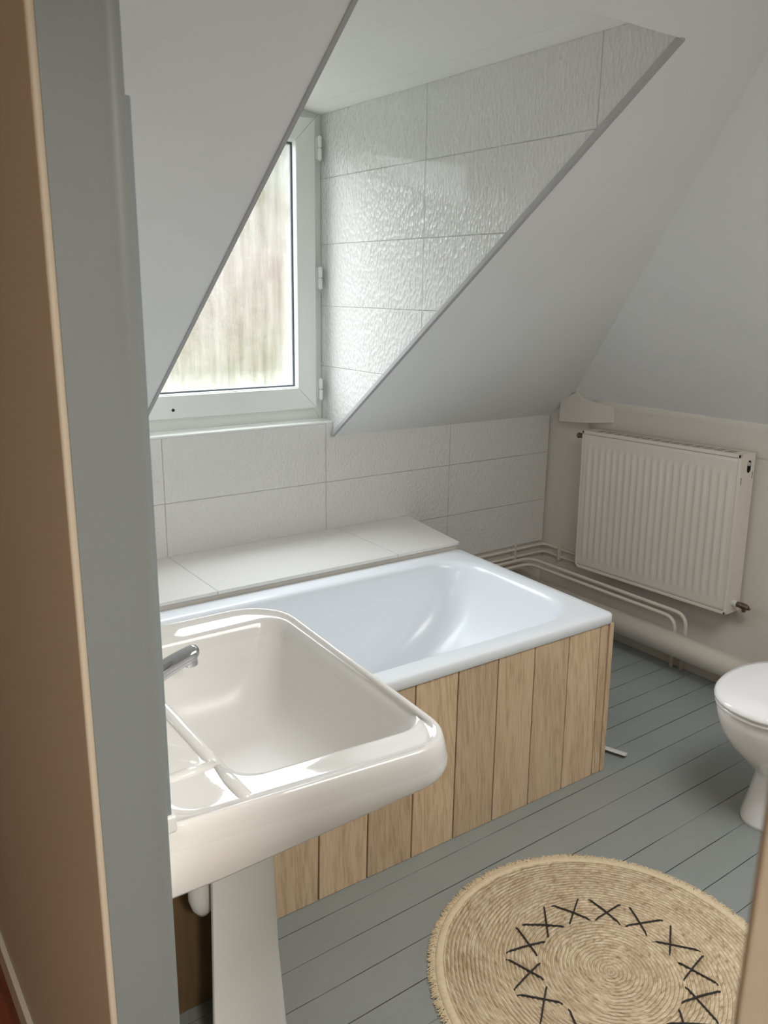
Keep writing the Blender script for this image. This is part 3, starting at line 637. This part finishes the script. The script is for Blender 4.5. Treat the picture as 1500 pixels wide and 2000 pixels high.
gl_ = k.ramp(gro, [(.33, (0,)*3), (.5, (1,)*3)])
col = k.mix(k.math('MULTIPLY', gl_, .62), col, lin(104, 82, 58))
k.set(col, .85); k.bump(k.math('ADD', k.math('MULTIPLY', strand, .6), k.math('SUBTRACT', 1.0, gro)), .8, .003); M_rug = k.m
k = N('jute_fringe'); k.set(k.mix(k.noise(k.coord(), 120, 3), lin(208, 188, 154), lin(236, 220, 190)), .9); M_fringe = k.m
k = N('black_yarn'); k.set(k.mix(k.noise(k.coord(), 200, 2), lin(38, 34, 32), lin(62, 56, 52)), .85); M_yarn = k.m
# coiled body with real ridges
bm = bmesh.new(); nA = 160; coils = 41; prev = None; pc = bm.verts.new((RC.x, RC.y, .010))
random.seed(5)
for i in range(coils*4+1):
    r = .004+(RR-.018-.004)*i/(coils*4); ph = (i/4) % 1; h = .0075+.0035*abs(math.sin(math.pi*i/4))
    ring = []
    for a in range(nA):
        t2 = 2*math.pi*a/nA; jr = .0012*math.sin(7*t2+i*.11)+.0009*math.sin(23*t2+i*.4)
        ring.append(bm.verts.new((RC.x+(r+jr)*math.cos(t2), RC.y+(r+jr)*math.sin(t2), h+.0006*math.sin(40*t2+i*2.1))))
    if prev is None:
        for a in range(nA): bm.faces.new((pc, ring[a], ring[(a+1) % nA]))
    else:
        for a in range(nA): bm.faces.new((prev[a], ring[a], ring[(a+1) % nA], prev[(a+1) % nA]))
    prev = ring
low = [bm.verts.new((v_.co.x, v_.co.y, .0005)) for v_ in prev]
for a in range(nA): bm.faces.new((prev[a], low[a], low[(a+1) % nA], prev[(a+1) % nA]))
link('braided_body', bm, M_rug, rug, smooth=True)
# binding and fringe
bm = bmesh.new(); rings = []
for a in range(120):
    t2 = 2*math.pi*a/120; c_, s_ = math.cos(t2), math.sin(t2)
    rings.append([(RC.x+r_*c_, RC.y+r_*s_, z_) for r_, z_ in ((RR-.022, .008), (RR-.016, .0125), (RR-.004, .0115), (RR+.002, .006), (RR, .001), (RR-.02, .001))])
n6 = 6; vs = [[bm.verts.new(p) for p in r_] for r_ in rings]
for a in range(120):
    b = (a+1) % 120
    for i in range(n6): bm.faces.new((vs[a][i], vs[a][(i+1) % n6], vs[b][(i+1) % n6], vs[b][i]))
link('binding', bm, M_fringe, rug, smooth=True)
bm = bmesh.new(); random.seed(11)
for i in range(2600):
    t2 = 2*math.pi*(i+random.uniform(-.4, .4))/2600; L = random.uniform(.012, .021); da = random.uniform(-.045, .045)
    p0 = Vector((RC.x+(RR-.002)*math.cos(t2), RC.y+(RR-.002)*math.sin(t2), .007)); p1 = Vector((RC.x+(RR+L)*math.cos(t2+da), RC.y+(RR+L)*math.sin(t2+da), random.uniform(.0012, .006)))
    tube(bm, [p0, (p0+p1)/2+Vector((0, 0, .001)), p1], [.0013, .0013, .0007], 4)
o = link('fringe', bm, M_fringe, rug); o['kind'] = 'stuff'
bm = bmesh.new(); random.seed(2)
for i in range(14):
    c0 = math.radians(95+i*360/14)
    for sg in (1, -1):
        a0 = c0+sg*math.radians(11.2+random.uniform(-1.3, 1.3)); a1 = c0-sg*math.radians(11+random.uniform(-2, 2))
        rO_, rI_ = .252+random.uniform(-.004, .006), .168+random.uniform(-.005, .004)
        p0 = Vector((RC.x+rO_*math.cos(a0), RC.y+rO_*math.sin(a0), 0)); p1 = Vector((RC.x+rI_*math.cos(a1), RC.y+rI_*math.sin(a1), 0))
        pts = []
        for q in range(9):
            p = p0.lerp(p1, q/8); p.z = .0122+(.0015 if sg > 0 and 2 < q < 6 else 0) if 0 < q < 8 else .006; pts.append(p)
        tube(bm, pts, .0023, 6)
link('crossed_stitches', bm, M_yarn, rug, smooth=True)

# ------------------------------------------------------------------ loose trim offcut on the floor
bm = bmesh.new()
d0 = Vector((2.262, 1.668, 0)); d1 = Vector((2.195, 1.86, 0)); dd = (d1-d0).normalized(); sd = Vector((-dd.y, dd.x, 0))
prism(bm, [d0-sd*.016+Vector((0, 0, .001)), d0-sd*.016+Vector((0, 0, .012)), d0+sd*.004+Vector((0, 0, .016)), d0+sd*.014+Vector((0, 0, .016)), d0+sd*.014+Vector((0, 0, .013)), d0-sd*.012+Vector((0, 0, .001))], d1-d0)
tag(link('trim_offcut', bm, M_plast, bev=.001), 'short pale trim offcut on the floor beside the bath panel', 'offcut')
